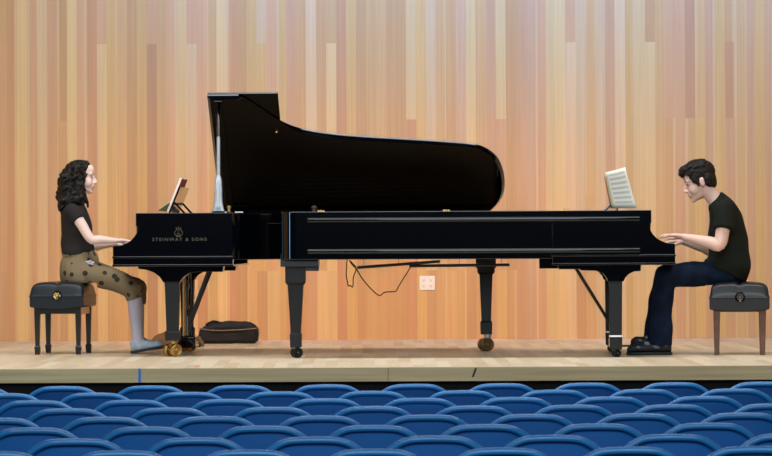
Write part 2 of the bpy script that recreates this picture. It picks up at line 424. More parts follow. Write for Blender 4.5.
def caster(parent, c, r, brass, w=.05, yaw=0.):
    m = M['brass'] if brass else M['brass_dull']
    mm = Matrix.Translation((c[0], -c[1], 0)) @ Matrix.Rotation(yaw, 4, 'Z')
    def put(bm, name, mt, par):
        bmesh.ops.transform(bm, matrix=mm, verts=bm.verts); return obj(name, bm, mt, par, bevel=.002, ang=.5)
    bm = bmesh.new()
    cyl(bm, (.012, 0, r * 1.7), (.012, 0, c[2]), r * .5); cyl(bm, (.012, 0, c[2] - .012), (.012, 0, c[2]), r * .72)
    box(bm, -.020, .022, -w * .42, w * .42, r * 1.55, r * 1.95); box(bm, -.012, .010, -w * .16, w * .16, r * .7, r * 1.7)
    o = put(bm, 'caster', M['steel'] if brass == 2 else m, parent)
    for s in (-1, 1):
        bm = bmesh.new()
        lathe(bm, [(r * .12, -w * .2), (r * .3, -w * .2), (r * .34, -w * .08), (r * .62, -w * .08), (r * .68, -w * .24), (r * .9, -w * .24), (r, -w * .12), (r, w * .12), (r * .9, w * .24), (r * .68, w * .24), (r * .62, w * .08), (r * .34, w * .08), (r * .3, w * .2), (r * .12, w * .2)], (-.004, s * w * .46, r), 28, (0, 1, 0))
        put(bm, 'wheel', (M['brass'] if brass == 1 else M['brass_dull']) if brass else M['leg'], o)
    bm = bmesh.new(); lathe(bm, [(r * .14, -w * .78), (r * .14, w * .78)], (-.004, 0, r), 14, (0, 1, 0)); put(bm, 'axle', m, o)
def square_leg(parent, u, v, ztop, zsh, zft, zcs, w0, w1, wf, cast_r, brass, wtop, cuff=False, yaw=0.):
    bm = bmesh.new()
    def frus(za, wa, zb, wb):
        vs = []
        for z, w in ((za, wa), (zb, wb)):
            for a, b in ((-1, -1), (1, -1), (1, 1), (-1, 1)): vs.append(bm.verts.new((u + a * w / 2, -v + b * w / 2, z)))
        for f in ((0, 1, 2, 3), (7, 6, 5, 4), (0, 4, 5, 1), (1, 5, 6, 2), (2, 6, 7, 3), (3, 7, 4, 0)): bm.faces.new([vs[i] for i in f])
    frus(ztop, wtop * 1.02, zsh + .012, wtop); frus(zsh + .012, wtop, zsh - .004, w0 + .004)
    frus(zsh, w0, zft + .004, w1)
    o = obj('leg', bm, M['leg'], parent, bevel=.003)
    bm = bmesh.new(); frus(zft, wf, zcs, wf * .94); frus(zft + .012, w1 + .006, zft - .001, wf)
    obj('leg_foot', bm, M['leg'], o, bevel=.004)
    if cuff:
        bm = bmesh.new(); frus(zft + .02, wf + .004, zft + .006, wf + .008); obj('foot_ring', bm, M['steel'], o, bevel=.002)
    caster(o, (u, v, zcs + .005), cast_r, brass, .085 if brass else .05, yaw)
    return o

def make_piano(name, L, lidded):
    root = empty(name)
    zt, zb = 1.032, .695
    out = case_outline(L, .12 if lidded else .115)
    inn = inset(out, .045)
    # the rim
    bm = bmesh.new()
    n = len(out)
    rings = []
    for poly, z in ((out, zb), (out, zt), (inn, zt), (inn, zb)): rings.append([bm.verts.new(U(a, b, z)) for a, b in poly])
    for k in range(4):
        a, b = rings[k], rings[(k + 1) % 4]
        for i in range(n):
            j = (i + 1) % n; bm.faces.new((a[i], a[j], b[j], b[i]))
    obj('case', bm, M['ebony'], root, ang=.5, bevel=.005)
    # underside, plate
    in2 = inset(out, .05)
    bm = bmesh.new(); prism(bm, in2, lambda a, b, t: U(a, b, t), .735, .75); sb = obj('soundboard', bm, M['spruce'], root, smooth=False)
    bm = bmesh.new()
    for v0, v1 in ((.2, .45), (.55, .8), (.95, 1.2)):
        a = V((.62, v0)); b = V((min(L - .5, 1.9), .45))
        d = (b - a).normalized(); s = V((-d.y, d.x)) * .05
        prism(bm, [tuple(a - s), tuple(a + s), tuple(b + s), tuple(b - s)], lambda a, b, t: U(a, b, t), .70, .74)
    obj('back_post', bm, M['spruce'], sb, smooth=False)
    bm = bmesh.new(); prism(bm, [p_ for p_ in inset(out, .06)], lambda a, b, t: U(max(a, .5), b, t), .925, .94); obj('iron_plate', bm, M['plate'], root, smooth=False)
    bm = bmesh.new()
    for k in range(36):
        v = .12 + k * .036
        lim = 2.2 if v < .8 else 2.2 - (v - .8) * 1.7
        tube(bm, [U(.62, v, .96), U(lim * L / 2.8, v * .85 + .05, .955)], .002, 5, 1, False)
    obj('strings', bm, M['bronze'], root, smooth=False)
    # the arms on both sides of the keys: tall cheek with its hollow curve down to the key slip
    ch = [(.165, zt), (.165, .94)] + [(.183, .932), (.184, .918), (.176, .90), (.158, .868), (.132, .838), (.10, .818), (.06, .803), (.0, .796)] + [(0, .662), (.0, .655), (.86, .655), (.86, zt)]
    for v0, v1 in ((-.006, .085), (W - .085, W + .006)):
        bm = bmesh.new(); prism(bm, ch, lambda a, b, t: U(a, t, b), v0, v1); obj('key_cheek', bm, M['ebony'], root, smooth=True, ang=.4, bevel=.004)
    bm = bmesh.new(); box(bm, .004, .62, -W + .085, -.085, .66, .70); box(bm, .0, .03, -W + .085, -.085, .655, .775); obj('key_bed', bm, M['ebony'], root, bevel=.003)
    bm = bmesh.new(); box(bm, -.006, .865, -W - .012, .012, .708, .722); box(bm, -.005, .865, -W - .010, .010, .648, .664); obj('key_bed_trim', bm, M['ebony'], root, bevel=.004)
    bm = bmesh.new(); box(bm, .19, .215, -W + .085, -.085, .76, .97); box(bm, .2, .5, -W + .085, -.085, .985, 1.0); obj('fallboard', bm, M['ebony'], root, bevel=.004)
    # keys
    kb = bmesh.new(); bl = bmesh.new(); wv = (W - .18) / 52
    for k in range(52):
        v = .09 + k * wv
        box(kb, .035, .19, -(v + wv - .0008), -v, .735, .768)
        if (k % 7) in (0, 2, 3, 5, 6) and k < 51: box(bl, .085, .19, -(v + wv + .0055), -(v + wv - .0055), .765, .779)
    ko = obj('keyboard', kb, M['ivory'], root, smooth=False); obj('black_keys', bl, M['ebony'], ko, smooth=False)
    # front leg brackets and legs
    for v in (.165, W - .165):
        bm = bmesh.new(); t0, t1 = v - .075, v + .075
        if lidded:
            pr = [(.17, .655), (.172, .632), (.23, .625), (.285, .605), (.325, .575), (.345, .545), (.352, .535), (.47, .535), (.478, .548), (.5, .575), (.54, .6), (.59, .608), (.78, .608), (.785, .655)]
        else:
            pr = [(.235, .655), (.24, .615), (.36, .613), (.305, .58), (.33, .545), (.345, .533), (.468, .533), (.485, .565), (.52, .598), (.55, .613), (.69, .613), (.695, .655)]
            pr = [(.235, .655), (.238, .605), (.285, .602), (.32, .585), (.345, .56), (.358, .533), (.468, .533), (.48, .56), (.505, .59), (.545, .608), (.66, .612), (.665, .62), (.815, .62), (.82, .655)]
        prism(bm, pr, lambda a, b, t: U(a, t, b), t0, t1); obj('leg_bracket', bm, M['ebony'], root, ang=.5, bevel=.003)
        if lidded: square_leg(root, .412, v, .54, .535, .175, .115, .105, .085, .108, .047, 1, .12, yaw=.75)
        else: square_leg(root, .413, v, .54, .535, .135, .052, .092, .084, .088, .027, 0, .112, True, yaw=.3)
    # tail leg
    bm = bmesh.new()
    if lidded:
        tu, tv = 2.66, .28
        box(bm, tu - .075, tu + .075, -tv - .09, -tv + .09, .62, .735); obj('leg_block', bm, M['ebony_satin'], root, bevel=.004)
        square_leg(root, tu, tv, .63, .575, .215, .125, .098, .07, .09, .049, 2, .13, yaw=.35)
    else:
        tu, tv = 2.672, .22
        box(bm, tu - .165, tu + .1, -tv - .12, -tv + .12, .645, .735); box(bm, tu - .165, tu - .06, -tv - .06, -tv + .06, .615, .65); obj('leg_block', bm, M['ebony_satin'], root, bevel=.004)
        square_leg(root, tu, tv, .66, .52, .165, .075, .108, .07, .084, .038, 0, .14, yaw=.4)
    # lyre with pedals
    ly = 1.57 / 2; lu = .45 if lidded else .405
    bm = bmesh.new()
    for s in (-1, 1):
        limb(bm, [U(lu + .022, ly + s * .10, .66), U(lu + .022, ly + s * .115, .5), U(lu + .022, ly + s * .085, .33), U(lu + .022, ly + s * .10, .13)], [.011, .013, .011, .014], n=12)
    box(bm, lu - .03, lu + .06, -ly - .16, -ly + .16, .64, .662)
    lo = obj('lyre', bm, M['ebony'], root)
    for s in (-.045, 0, .045):
        bm = bmesh.new(); cyl(bm, U(lu - .008, ly + s, .12), U(lu - .008, ly + s, .65), .009); obj('pedal_rod', bm, M['brass'], lo)
    bm = bmesh.new(); box(bm, lu - .05, lu + (.085 if lidded else .04), -ly - .15, -ly + .15, .045, .135); obj('pedal_box', bm, M['ebony'], lo, bevel=.012)
    for s in (-.06, 0, .06):
        bm = bmesh.new(); limb(bm, [U(lu - .04, ly + s, .06), U(lu - .11, ly + s, .062), U(lu - .185, ly + s, .058)], [(.011, .006), (.013, .006), (.021, .007)], n=12); obj('pedal', bm, M['brass_dull'], lo)
    for s in (-.09, .09):
        bm = bmesh.new(); cyl(bm, U(lu + .03, ly + s, .22), U(lu + (.2 if lidded else .3), ly + s * 1.6, .66), .011); obj('lyre_brace', bm, M['ebony_satin'], lo)
    return root

# ---- left piano: lid up, bent side towards the hall
ROT = math.radians(-2.3)
pa = make_piano('grand_piano', 2.803, True)
pa.location = (-1.721, 2.219, 0); pa.rotation_euler = (0, 0, ROT)
tag(pa, 'black concert grand piano with raised lid, keyboard at the left end', 'piano')
TH = math.radians(34.5)
def LID(u, s, t): return V((u, -s * math.cos(TH) + t * math.sin(TH), 1.018 + s * math.sin(TH) + t * math.cos(TH)))
lidc = [(1.038, 1.335), (1.168, 1.18), (1.303, 1.085), (1.521, 1.018), (1.777, .978), (2.033, .95), (2.327, .916), (2.547, .882), (2.657, .832), (2.745, .718), (2.789, .565), (2.803, .385), (2.788, .23), (2.742, .1), (2.674, .0)]
sm = []
pp = [V(q) for q in [(.90, 1.488), (.96, 1.425)] + lidc]
for i in range(len(pp) - 1):
    for k in range(4): sm.append(tuple(crom(pp, i, k / 4)))
sm.append((2.674, 0))
lid_poly = [(.652, 0), (.652, 1.5), (.88, 1.5)] + sm
bm = bmesh.new(); ch_ = .02
layers = [[bm.verts.new(LID(a, b, t)) for a, b in pl] for pl, t in ((inset(lid_poly, ch_), 0), (inset(lid_poly, .004), .014), (lid_poly, .02), (lid_poly, .03))]
bm.faces.new(layers[0]); bm.faces.new(layers[-1][::-1])
for a_, b_ in zip(layers, layers[1:]):
    for i in range(len(a_)): bm.faces.new((a_[i], b_[i], b_[(i + 1) % len(a_)], a_[(i + 1) % len(a_)]))
lid = obj('lid', bm, M['ebony'], pa, ang=.4)
bm = bmesh.new(); prism(bm, [(.654, .02), (.654, 1.505), (1.166, 1.503), (1.166, .02)], lambda a, b, t: LID(a, b, t), .031, .047); obj('front_flap', bm, M['ebony'], lid, ang=.5, bevel=.004)
bm = bmesh.new(); prism(bm, [(.70, .02), (.70, 1.47), (.76, 1.47), (.76, .02)], lambda a, b, t: LID(a, b, t), -.012, 0); obj('lid_batten', bm, M['ebony'], lid, bevel=.003)
bm = bmesh.new(); c = LID(1.135, 1.085, -.008); ell(bm, c, (.014, .011, .011)); cyl(bm, LID(1.135, 1.085, -.008), LID(1.135, 1.085, .004), .006); obj('lid_button', bm, M['brass'], lid)
for u in (.75, 1.55, 2.35):
    bm = bmesh.new(); box(bm, u - .05, u + .05, .0, .012, 1.02, 1.055); obj('lid_hinge', bm, M['brass'], lid, bevel=.002)
# prop stick standing on the treble rim
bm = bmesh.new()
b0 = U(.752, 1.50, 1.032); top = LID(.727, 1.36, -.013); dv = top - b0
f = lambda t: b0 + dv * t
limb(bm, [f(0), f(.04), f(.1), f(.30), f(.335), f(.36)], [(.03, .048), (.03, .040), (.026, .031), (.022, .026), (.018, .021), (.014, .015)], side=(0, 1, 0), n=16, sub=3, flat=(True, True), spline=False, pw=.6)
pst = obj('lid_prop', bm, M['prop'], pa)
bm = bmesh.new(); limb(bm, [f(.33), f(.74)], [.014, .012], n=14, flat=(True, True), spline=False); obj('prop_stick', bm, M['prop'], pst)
bm = bmesh.new(); limb(bm, [f(.738), f(1.0)], [.0125, .011], n=14, flat=(True, True), spline=False); obj('prop_tip', bm, M['ebony'], pst)  # same stick, left black above the painted reflection
bm = bmesh.new(); box(bm, .744, .760, -1.5 - .027, -1.5 - .022, 1.07, 1.24); obj('prop_slot', bm, M['steel'], pst, smooth=False)
bm = bmesh.new(); lathe(bm, [(.02, 0), (.024, .006), (.012, .014), (.012, .03), (.018, .036), (.014, .048), (.004, .054)], U(.862 - .03, 1.53, 1.032)); obj('rim_knob', bm, M['brass'], pa)
for x0_, x1_, y_ in ((.80, .815, -1.548), (.87, .93, -1.50)):
    bm = bmesh.new(); box(bm, x0_, x1_, y_, y_ + .016, 1.03, 1.04); obj('catch_plate', bm, M['steel'], pa, bevel=.002)
# music desk
bm = bmesh.new(); dp = [(.355, 1.02), (.366, 1.015), (.452, 1.225), (.44, 1.228)]
prism(bm, dp, lambda a, b, t: U(a, t, b), .42, 1.16); md = obj('music_desk', bm, M['ebony'], pa, bevel=.003)
bm = bmesh.new(); box(bm, .32, .36, -1.16, -.42, 1.005, 1.03); obj('desk_ledge', bm, M['ebony'], md, bevel=.003)
for v in (.46, 1.12):
    bm = bmesh.new(); tube(bm, [U(.50, v, 1.01), U(.455, v, 1.055), U(.405, v, 1.11)], .008, 8); obj('desk_strut', bm, M['ebony'], md)
bm = bmesh.new(); box(bm, .3, .52, -1.17, -.41, .998, 1.008); obj('desk_tray', bm, M['ebony'], md)
# logo on the treble arm: lyre emblem and lettering
def text_mesh(body, size, name, m, parent, width):
    cu = bpy.data.curves.new('t', 'FONT'); cu.body = body; cu.size = size; cu.extrude = .0006; cu.align_x = 'CENTER'; cu.space_character = 1.35; cu.offset = .0004
    to = bpy.data.objects.new('t', cu); COL.objects.link(to)
    dg = bpy.context.evaluated_depsgraph_get(); dg.update()
    me = bpy.data.meshes.new_from_object(to.evaluated_get(dg)); bpy.data.objects.remove(to)
    xs = [v.co.x for v in me.vertices]; k = width / (max(xs) - min(xs)); cx = (max(xs) + min(xs)) / 2
    for v in me.vertices: v.co.x = (v.co.x - cx) * k
    o = bpy.data.objects.new(name, me); me.name = name; me.materials.append(m); COL.objects.link(o); o.parent = parent
    return o
M['gilt'] = mat('faded gilt', (.075, .06, .036), .5, .2)
tx = text_mesh('STEINWAY & SONS', .032, 'maker_lettering', M['gilt'], pa, .39)
tx.rotation_euler = (PI / 2, 0, 0); tx.location = (.478, -W - .0072, .832); tx['label'] = 'gilt maker lettering'
bm = bmesh.new(); cx, cz, yy = .472, .863, -W - .0075
for s in (-1, 1):
    tube(bm, [(cx + s * .006, yy, cz + .006), (cx + s * .024, yy, cz + .014), (cx + s * .028, yy, cz + .03), (cx + s * .017, yy, cz + .046), (cx + s * .013, yy, cz + .056), (cx + s * .02, yy, cz + .066)], .0028, 6)
    tube(bm, [(cx + s * .004, yy, cz + .012), (cx + s * .004, yy, cz + .052)], .0012, 5)
tube(bm, [(cx - .017, yy, cz + .052), (cx + .017, yy, cz + .052)], .0022, 6); tube(bm, [(cx - .018, yy, cz), (cx + .018, yy, cz)], .003, 6)
tube(bm, [(cx, yy, cz), (cx, yy, cz + .012)], .004, 6); tube(bm, [(cx, yy, cz + .055), (cx, yy, cz + .074)], .003, 6)
tube(bm, [(cx - .012, yy, cz + .02), (cx + .012, yy, cz + .02)], .0018, 6)
e = obj('lyre_emblem', bm, M['gilt'], pa); e['label'] = 'gilt lyre emblem'

# ---- right piano: lid taken off, straight spine towards the hall
pb = make_piano('grand_piano', 2.768, False)
pb.location = (2.19, 0, 0); pb.rotation_euler = (0, 0, PI + ROT)
tag(pb, 'black concert grand piano without a lid, straight side to the hall, keyboard at the right', 'piano')
for z in (.972, .752):
    bm = bmesh.new(); u0, u1 = .245, 2.575
    pr = [(0, z - .018), (-.016, z - .015), (-.022, z - .006), (-.022, z + .006), (-.018, z + .012), (0, z + .016)]
    prism(bm, pr, lambda a, b, t: U(t, a, b), u0, u1); obj('side_moulding', bm, M['ebony'], pb, ang=.9, bevel=.003)
for u in (2.48, 1.6, .76):
    bm = bmesh.new()
    for k in (-1, 0, 1): box(bm, u + k * .017 - .006, u + k * .017 + .006, -.035, -.012, 1.03, 1.042)
    box(bm, u - .026, u + .026, -.04, -.01, 1.029, 1.034); ho = obj('hinge_plate', bm, M['brass'], pb, bevel=.001)
bm = bmesh.new(); lathe(bm, [(.014, 0), (.014, .02), (.02, .026), (.02, .04), (.008, .045)], U(2.53, .06, 1.03)); obj('rim_knob', bm, M['bronze'], pb)
bm = bmesh.new(); box(bm, .82, .95, -.32, -.1, .625, .7); obj('corner_block', bm, M['ebony'], pb, bevel=.003)
# slim rods hanging under the case
for (a, b) in (((357, 267.6), (440, 261.4)), ((409, 266), (509.5, 264.8))):
    A_, B_ = at(*a, .55), at(*b, .55)
    inv = (Matrix.Translation((2.19, 0, 0)) @ Matrix.Rotation(PI + ROT, 4, 'Z')).inverted()
    A_, B_ = inv @ A_, inv @ B_
    bm = bmesh.new(); cyl(bm, A_, B_, .0105)
    for t in (.08, .5, .92):
        c = A_.lerp(B_, t); cyl(bm, c, V((c.x, c.y, .742)), .0018, n=8)
    obj('trap_rod', bm, M['ebony_satin'], pb)
bm = bmesh.new(); dp = [(.355, 1.02), (.366, 1.015), (.44, 1.245), (.428, 1.248)]
prism(bm, dp, lambda a, b, t: U(a + .02, t, b), .55, 1.12); md2 = obj('music_desk', bm, M['ebony'], pb, bevel=.003)
bm = bmesh.new(); box(bm, .29, .36, -1.12, -.36, 1.005, 1.03); obj('desk_ledge', bm, M['ebony'], md2, bevel=.003)
bm = bmesh.new(); box(bm, .28, .52, -1.14, -.34, .998, 1.008); obj('desk_tray', bm, M['ebony'], md2)
for v in (.62, 1.06):
    bm = bmesh.new(); tube(bm, [U(.50, v, 1.01), U(.455, v, 1.055), U(.405, v, 1.11)], .008, 8); obj('desk_strut', bm, M['ebony'], md2)

# cable hanging from the pianos
bm = bmesh.new(); Y = .62
cp = [(349, 257), (347, 260.4), (346.4, 268), (346, 275.5), (347.3, 282), (348, 286), (350, 285.4), (352.5, 286.8), (353.2, 277), (356, 268.5), (352, 263), (349, 260), (352, 264.5), (356.5, 269.5), (361, 277), (366.6, 284.3), (373, 291), (379, 295.5), (383, 293), (386, 292), (391, 291.8), (395.4, 291.3), (398, 287), (401.7, 280.8), (406, 274), (410.5, 266.7), (411, 262)]
tube(bm, [at(*q, Y) for q in cp], .0042, 6, 4)
ca = obj('cable', bm, M['cable'], None); rebase(ca, at(383, 295.5, Y)); tag(ca, 'thin black cable hanging in loops beneath the right piano', 'cable')

# ================================================================ SHEET MUSIC
def sheet(bm, A, B, n, m_, thick_dir, th=.003, bulge=0):
    """a leaf between two edge polylines A(t), B(t)"""
    uvl = bm.loops.layers.uv.verify(); g = []
    for i in range(n + 1):
        row = []
        for j in range(m_ + 1):
            s, t = i / n, j / m_
            row.append(bm.verts.new(A(t).lerp(B(t), s) + V(thick_dir) * bulge * math.sin(s * PI)))
        g.append(row)
    for i in range(n):
        for j in range(m_):
            f = bm.faces.new((g[i][j], g[i + 1][j], g[i + 1][j + 1], g[i][j + 1]))
            for lp, (a, b) in zip(f.loops, ((i, j), (i + 1, j), (i + 1, j + 1), (i, j + 1))): lp[uvl].uv = (a / n, b / m_)
def thicken(o, th):
    s = o.modifiers.new('solid', 'SOLIDIFY'); s.thickness = th; s.offset = 0
    return o
# left book: rests on the left desk, seen edge on
Rw = Matrix.Translation(pa.location) @ Matrix.Rotation(ROT, 4, 'Z')
bk = empty('music_book', Rw @ U(.345, .79, 1.03)); bk.rotation_euler = (0, 0, ROT)
tag(bk, 'open music book with a red cover on the left piano desk', 'music book')
def BL(d, v, h):                               # d out of the desk towards the player, h up the desk
    a = math.radians(22); return V((-d * math.cos(a) + h * math.sin(a) + .008, -v, d * math.sin(a) + h * math.cos(a) + .008))
bm = bmesh.new(); prism(bm, [(0, -.22), (.004, -.22), (.004, .24), (0, .24)], lambda a, b, t: BL(a, b, t), 0, .262); obj('cover', bm, M['cover_red'], bk, smooth=False)
for s in (-1, 1):
    bm = bmesh.new()
    prism(bm, [(.004, s * .004), (.018, s * .03), (.022, s * .12), (.020, s * .225), (.004, s * .228)], lambda a, b, t: BL(a, b, t), .004, .268); obj('pages', bm, M['paper'], bk, smooth=False)
bm = bmesh.new(); sheet(bm, lambda t: BL(.024, .13, .0 + .08 * t), lambda t: BL(.085 - .06 * t, .24, -.014 + .085 * t), 6, 6, (0, 0, 1)); thicken(obj('loose_page', bm, M['paper_yellow'], bk), .003)
# right book: near leaf fans out towards the hall
Rb = Matrix.Translation(pb.location) @ Matrix.Rotation(PI + ROT, 4, 'Z')
o_ = Rb @ U(.345, .52, 1.03)
bk = empty('music_book', o_); tag(bk, 'open music score with printed staves fanning off the right piano desk', 'music book')
L_ = lambda px, py, Y: at(px, py, Y) - o_
bm = bmesh.new()
sheet(bm, lambda t: L_(613.5, 208.3, .50).lerp(L_(605.5, 172.5, .50), t), lambda t: L_(636.5, 208.3, .34).lerp(L_(625.5, 167.2, .34), t), 10, 8, (.25, -1, 0), bulge=.02)
thicken(obj('leaf', bm, M['score'], bk), .002)
bm = bmesh.new()
sheet(bm, lambda t: L_(612, 208.3, .515).lerp(L_(604.8, 174, .515), t), lambda t: L_(626, 208.3, .42).lerp(L_(616, 172, .42), t), 8, 6, (.25, -1, 0), bulge=.0)
thicken(obj('leaf', bm, M['paper_yellow'], bk), .004)
bm = bmesh.new()
sheet(bm, lambda t: L_(611, 208.3, .53).lerp(L_(604.2, 174, .53), t), lambda t: L_(611.5, 208.3, .86).lerp(L_(604.8, 174, .86), t), 4, 4, (1, 0, 0)); thicken(obj('cover', bm, M['cover_red'], bk), .004)
bm = bmesh.new()
sheet(bm, lambda t: L_(613, 208.3, .53).lerp(L_(606, 174, .53), t), lambda t: L_(614, 208.3, .84).lerp(L_(607, 174, .84), t), 4, 4, (1, 0, 0)); thicken(obj('leaf', bm, M['paper'], bk), .006)

# ================================================================ BENCHES
def bench(name, hw, hl, ztop, zseat, leather, legm, legs, spade, med):
    root = empty(name)
    zm = ztop - (ztop - zseat) * .56
    bm = bmesh.new(); N, K = 28, 32; g = []
    for i in range(N + 1):
        row = []
        for j in range(K + 1):
            x, y = -1 + 2 * i / N, -1 + 2 * j / K
            x = math.copysign(abs(x) ** .8, x); y = math.copysign(abs(y) ** .8, y)
            e_ = (max(0, 1 - abs(x) ** 9) * max(0, 1 - abs(y) ** 12)) ** .38
            cr = math.exp(-(x / .09) ** 2) * .55 + .35 * max(math.exp(-((y - q) / .07) ** 2) for q in (-.34, .34)) + .6 * max(math.exp(-(x / .1) ** 2 - ((y - q) / .08) ** 2) for q in (-.34, .34))
            z = zm + (ztop - zm) * e_ * (.93 + .07 * math.cos(x * PI * .6)) - cr * .03 * e_
            k = 1 - .05 * (1 - e_) * 0
            row.append(bm.verts.new((x * hw * k, y * hl * k, z)))
        g.append(row)
    for i in range(N):
        for j in range(K): bm.faces.new((g[i][j], g[i + 1][j], g[i + 1][j + 1], g[i][j + 1]))
    bo = [bm.verts.new((v.co.x, v.co.y, zm - .01)) for v in (g[0][0], g[N][0], g[N][K], g[0][K])]
    bmesh.ops.holes_fill(bm, edges=[e_ for e_ in bm.edges if e_.is_boundary], sides=0)
    for v in bo: bm.verts.remove(v)
    obj('seat_cushion', bm, leather, root, ang=1.4)
    # skirt below the seam: sides belly down in the middle
    bm = bmesh.new()
    def sk(a, zt_, zb_): return [(-a, zt_)] 
    prof = [(-hw, zm), (hw, zm), (hw * 1.0, zseat + .012), (hw * .96, zseat + .004), (hw * .6, zseat - .004), (0, zseat - .012), (-hw * .6, zseat - .004), (-hw * .96, zseat + .004), (-hw, zseat + .012)]
    prism(bm, prof, lambda a, b, t: V((a, t, b)), -hl * .995, hl * .995); obj('seat_skirt', bm, leather, root, ang=.5, bevel=.006)
    bm = bmesh.new(); tube(bm, [(-hw, -hl, zm), (hw, -hl, zm), (hw, hl, zm), (-hw, hl, zm), (-hw, -hl, zm)], .0055, 8, 1, False); obj('piping', bm, leather, root)
    bm = bmesh.new(); c = (0.004, -hl - .004, zm + .004)
    lathe(bm, [(.036, -.012), (.037, 0), (.03, .008), (.022, .006), (.018, .012), (.006, .016)], c, 24, (0, -1, 0))
    kb = obj('adjuster_knob', bm, M['ebony'], root)
    bm = bmesh.new(); lathe(bm, [(.021, .006), (.02, .014), (.012, .013), (.010, .019), (.003, .021)], c, 20, (0, -1, 0))
    for k in range(6): ell(bm, (c[0] + .02 * math.cos(k), c[1] - .010, c[2] + .02 * math.sin(k)), (.006, .004, .006), sub=1)
    obj('medallion', bm, med, kb)
    lx, lyy, wt, wb = legs
    for s in (-1, 1):
        bm = bmesh.new(); box(bm, -lx, lx, s * lyy - .014, s * lyy + .014, zseat - .045 if spade else zseat - .012, zseat + .01)
        obj('rail', bm, legm, root, bevel=.002)
    for s in (-1, 1):
        bm = bmesh.new(); box(bm, s * lx - .014, s * lx + .014, -lyy, lyy, zseat - .05 if spade else zseat - .012, zseat + .01)
        r = obj('rail', bm, M['bench_rail'] if (spade and s > 0) else legm, root, bevel=.002)  # glossy black end rail; warm floor and wall reflection painted as orange brown
        if spade and s > 0: r['label'] = 'black end rail with orange reflection painted on'
    for a in (-1, 1):
        for b in (-1, 1):
            bm = bmesh.new(); c0, c1 = a * lx, b * lyy
            def frus(za, wa, zb_, wb_):
                vs = []
                for z, w in ((za, wa), (zb_, wb_)):
                    for p_, q_ in ((-1, -1), (1, -1), (1, 1), (-1, 1)): vs.append(bm.verts.new((c0 + p_ * w / 2, c1 + q_ * w / 2, z)))
                for f_ in ((0, 1, 2, 3), (7, 6, 5, 4), (0, 4, 5, 1), (1, 5, 6, 2), (2, 6, 7, 3), (3, 7, 4, 0)): bm.faces.new([vs[i] for i in f_])
            frus(zseat + .005, wt, .06 if spade else 0, wb)
            if spade: frus(.066, wb, .058, wb + .014); frus(.058, wb + .014, 0, wb + .004)
            obj('leg', bm, legm, root, bevel=.002)
    return root
b1 = bench('piano_bench', .20, .30, .538, .345, M['leather'], M['bench_black'], (.152, .235, .044, .03), True, M['brass'])
c = at(63, 300, 1.62); b1.location = (c.x, 1.62, 0); b1.rotation_euler = (0, 0, math.radians(-5))
tag(b1, 'black leather piano bench with brass medallion under the seated woman', 'bench')
b2 = bench('piano_bench', .213, .29, .522, .32, M['leather_grey'], M['bench_brown'], (.163, .23, .05, .034), False, M['bronze'])
c = at(739.3, 300, .72); b2.location = (c.x, .72, 0); b2.rotation_euler = (0, 0, math.radians(-5.5))
tag(b2, 'dark leather piano bench on plain brown legs under the seated man', 'bench')

# ================================================================ PEOPLE
def head_shape(bm0, T, sc, neck_to, neck_r):
    """T maps head space (x forward, y side, z up) to the place"""
    bm = bmesh.new(); rot = T.to_3x3().normalized()
    def e(c, r): ell(bm, T @ (V(c) * sc), [q * sc for q in r], rot)
    e((-.012, 0, .035), (.098, .074, .083)); e((.03, 0, -.015), (.062, .06, .082)); e((.034, 0, -.068), (.046, .048, .04)); e((.045, 0, .05), (.05, .058, .05))
    e((.075, 0, -.096), (.019, .022, .016)); e((.058, 0, -.082), (.028, .036, .024))
    limb(bm, [T @ (V(q) * sc) for q in ((.088, 0, .018), (.101, 0, -.006), (.112, 0, -.026))], [.007 * sc, .0085 * sc, .0105 * sc], n=12)
    for s in (-1, 1):
        e((.098, s * .009, -.032), (.013, .0085, .008)); e((.074, s * .03, .026), (.018, .028, .010)); e((.05, s * .036, -.034), (.036, .027, .036))
        e((.073, s * .031, .006), (.013, .014, .011))
        e((-.004, s * .076, -.008), (.017, .007, .030)); e((-.012, s * .080, .004), (.010, .007, .018))
    e((.08, 0, -.046), (.020, .02, .018)); e((.084, 0, -.057), (.017, .024, .008)); e((.082, 0, -.070), (.017, .021, .009)); e((.06, 0, -.06), (.034, .04, .03))
    a = T @ (V((-.02, 0, -.05)) * sc); m_ = a.lerp(V(neck_to), .5)
    limb(bm, [a, m_, V(neck_to)], [neck_r, neck_r * .97, neck_r * 1.15])
    bm = fuse(bm, .0042, 9); me = bpy.data.meshes.new('t'); bm.to_mesh(me); bm.free(); bm0.from_mesh(me); bpy.data.meshes.remove(me)
def paint_face(bm, T, sc, skin, lip, dark):
    lay = bm.verts.layers.float_color.new('tint'); inv = T.inverted()
    g = lambda v, w: max(0., min(1., 1.5 - abs(v) / w))
    for v in bm.verts:
        q = (inv @ v.co) / sc; c = V(skin)
        if q.x > .04 and abs(q.y) < .062 and abs(q.z) < .13:
            ay = abs(q.y)
            c = c.lerp(V(lip), .8 * g(q.z + .0635, .0075) * g(ay, .017) * (1 if q.x > .078 else 0))
            c = c.lerp(V(dark), .85 * g(q.z - .004, .0048) * g(ay - .031, .012))
            c = c.lerp(V(dark), .8 * g(q.z - .031 + (ay - .03) ** 2 * 8, .0048) * g(ay - .031, .015))
        v[lay] = (*c, 1)
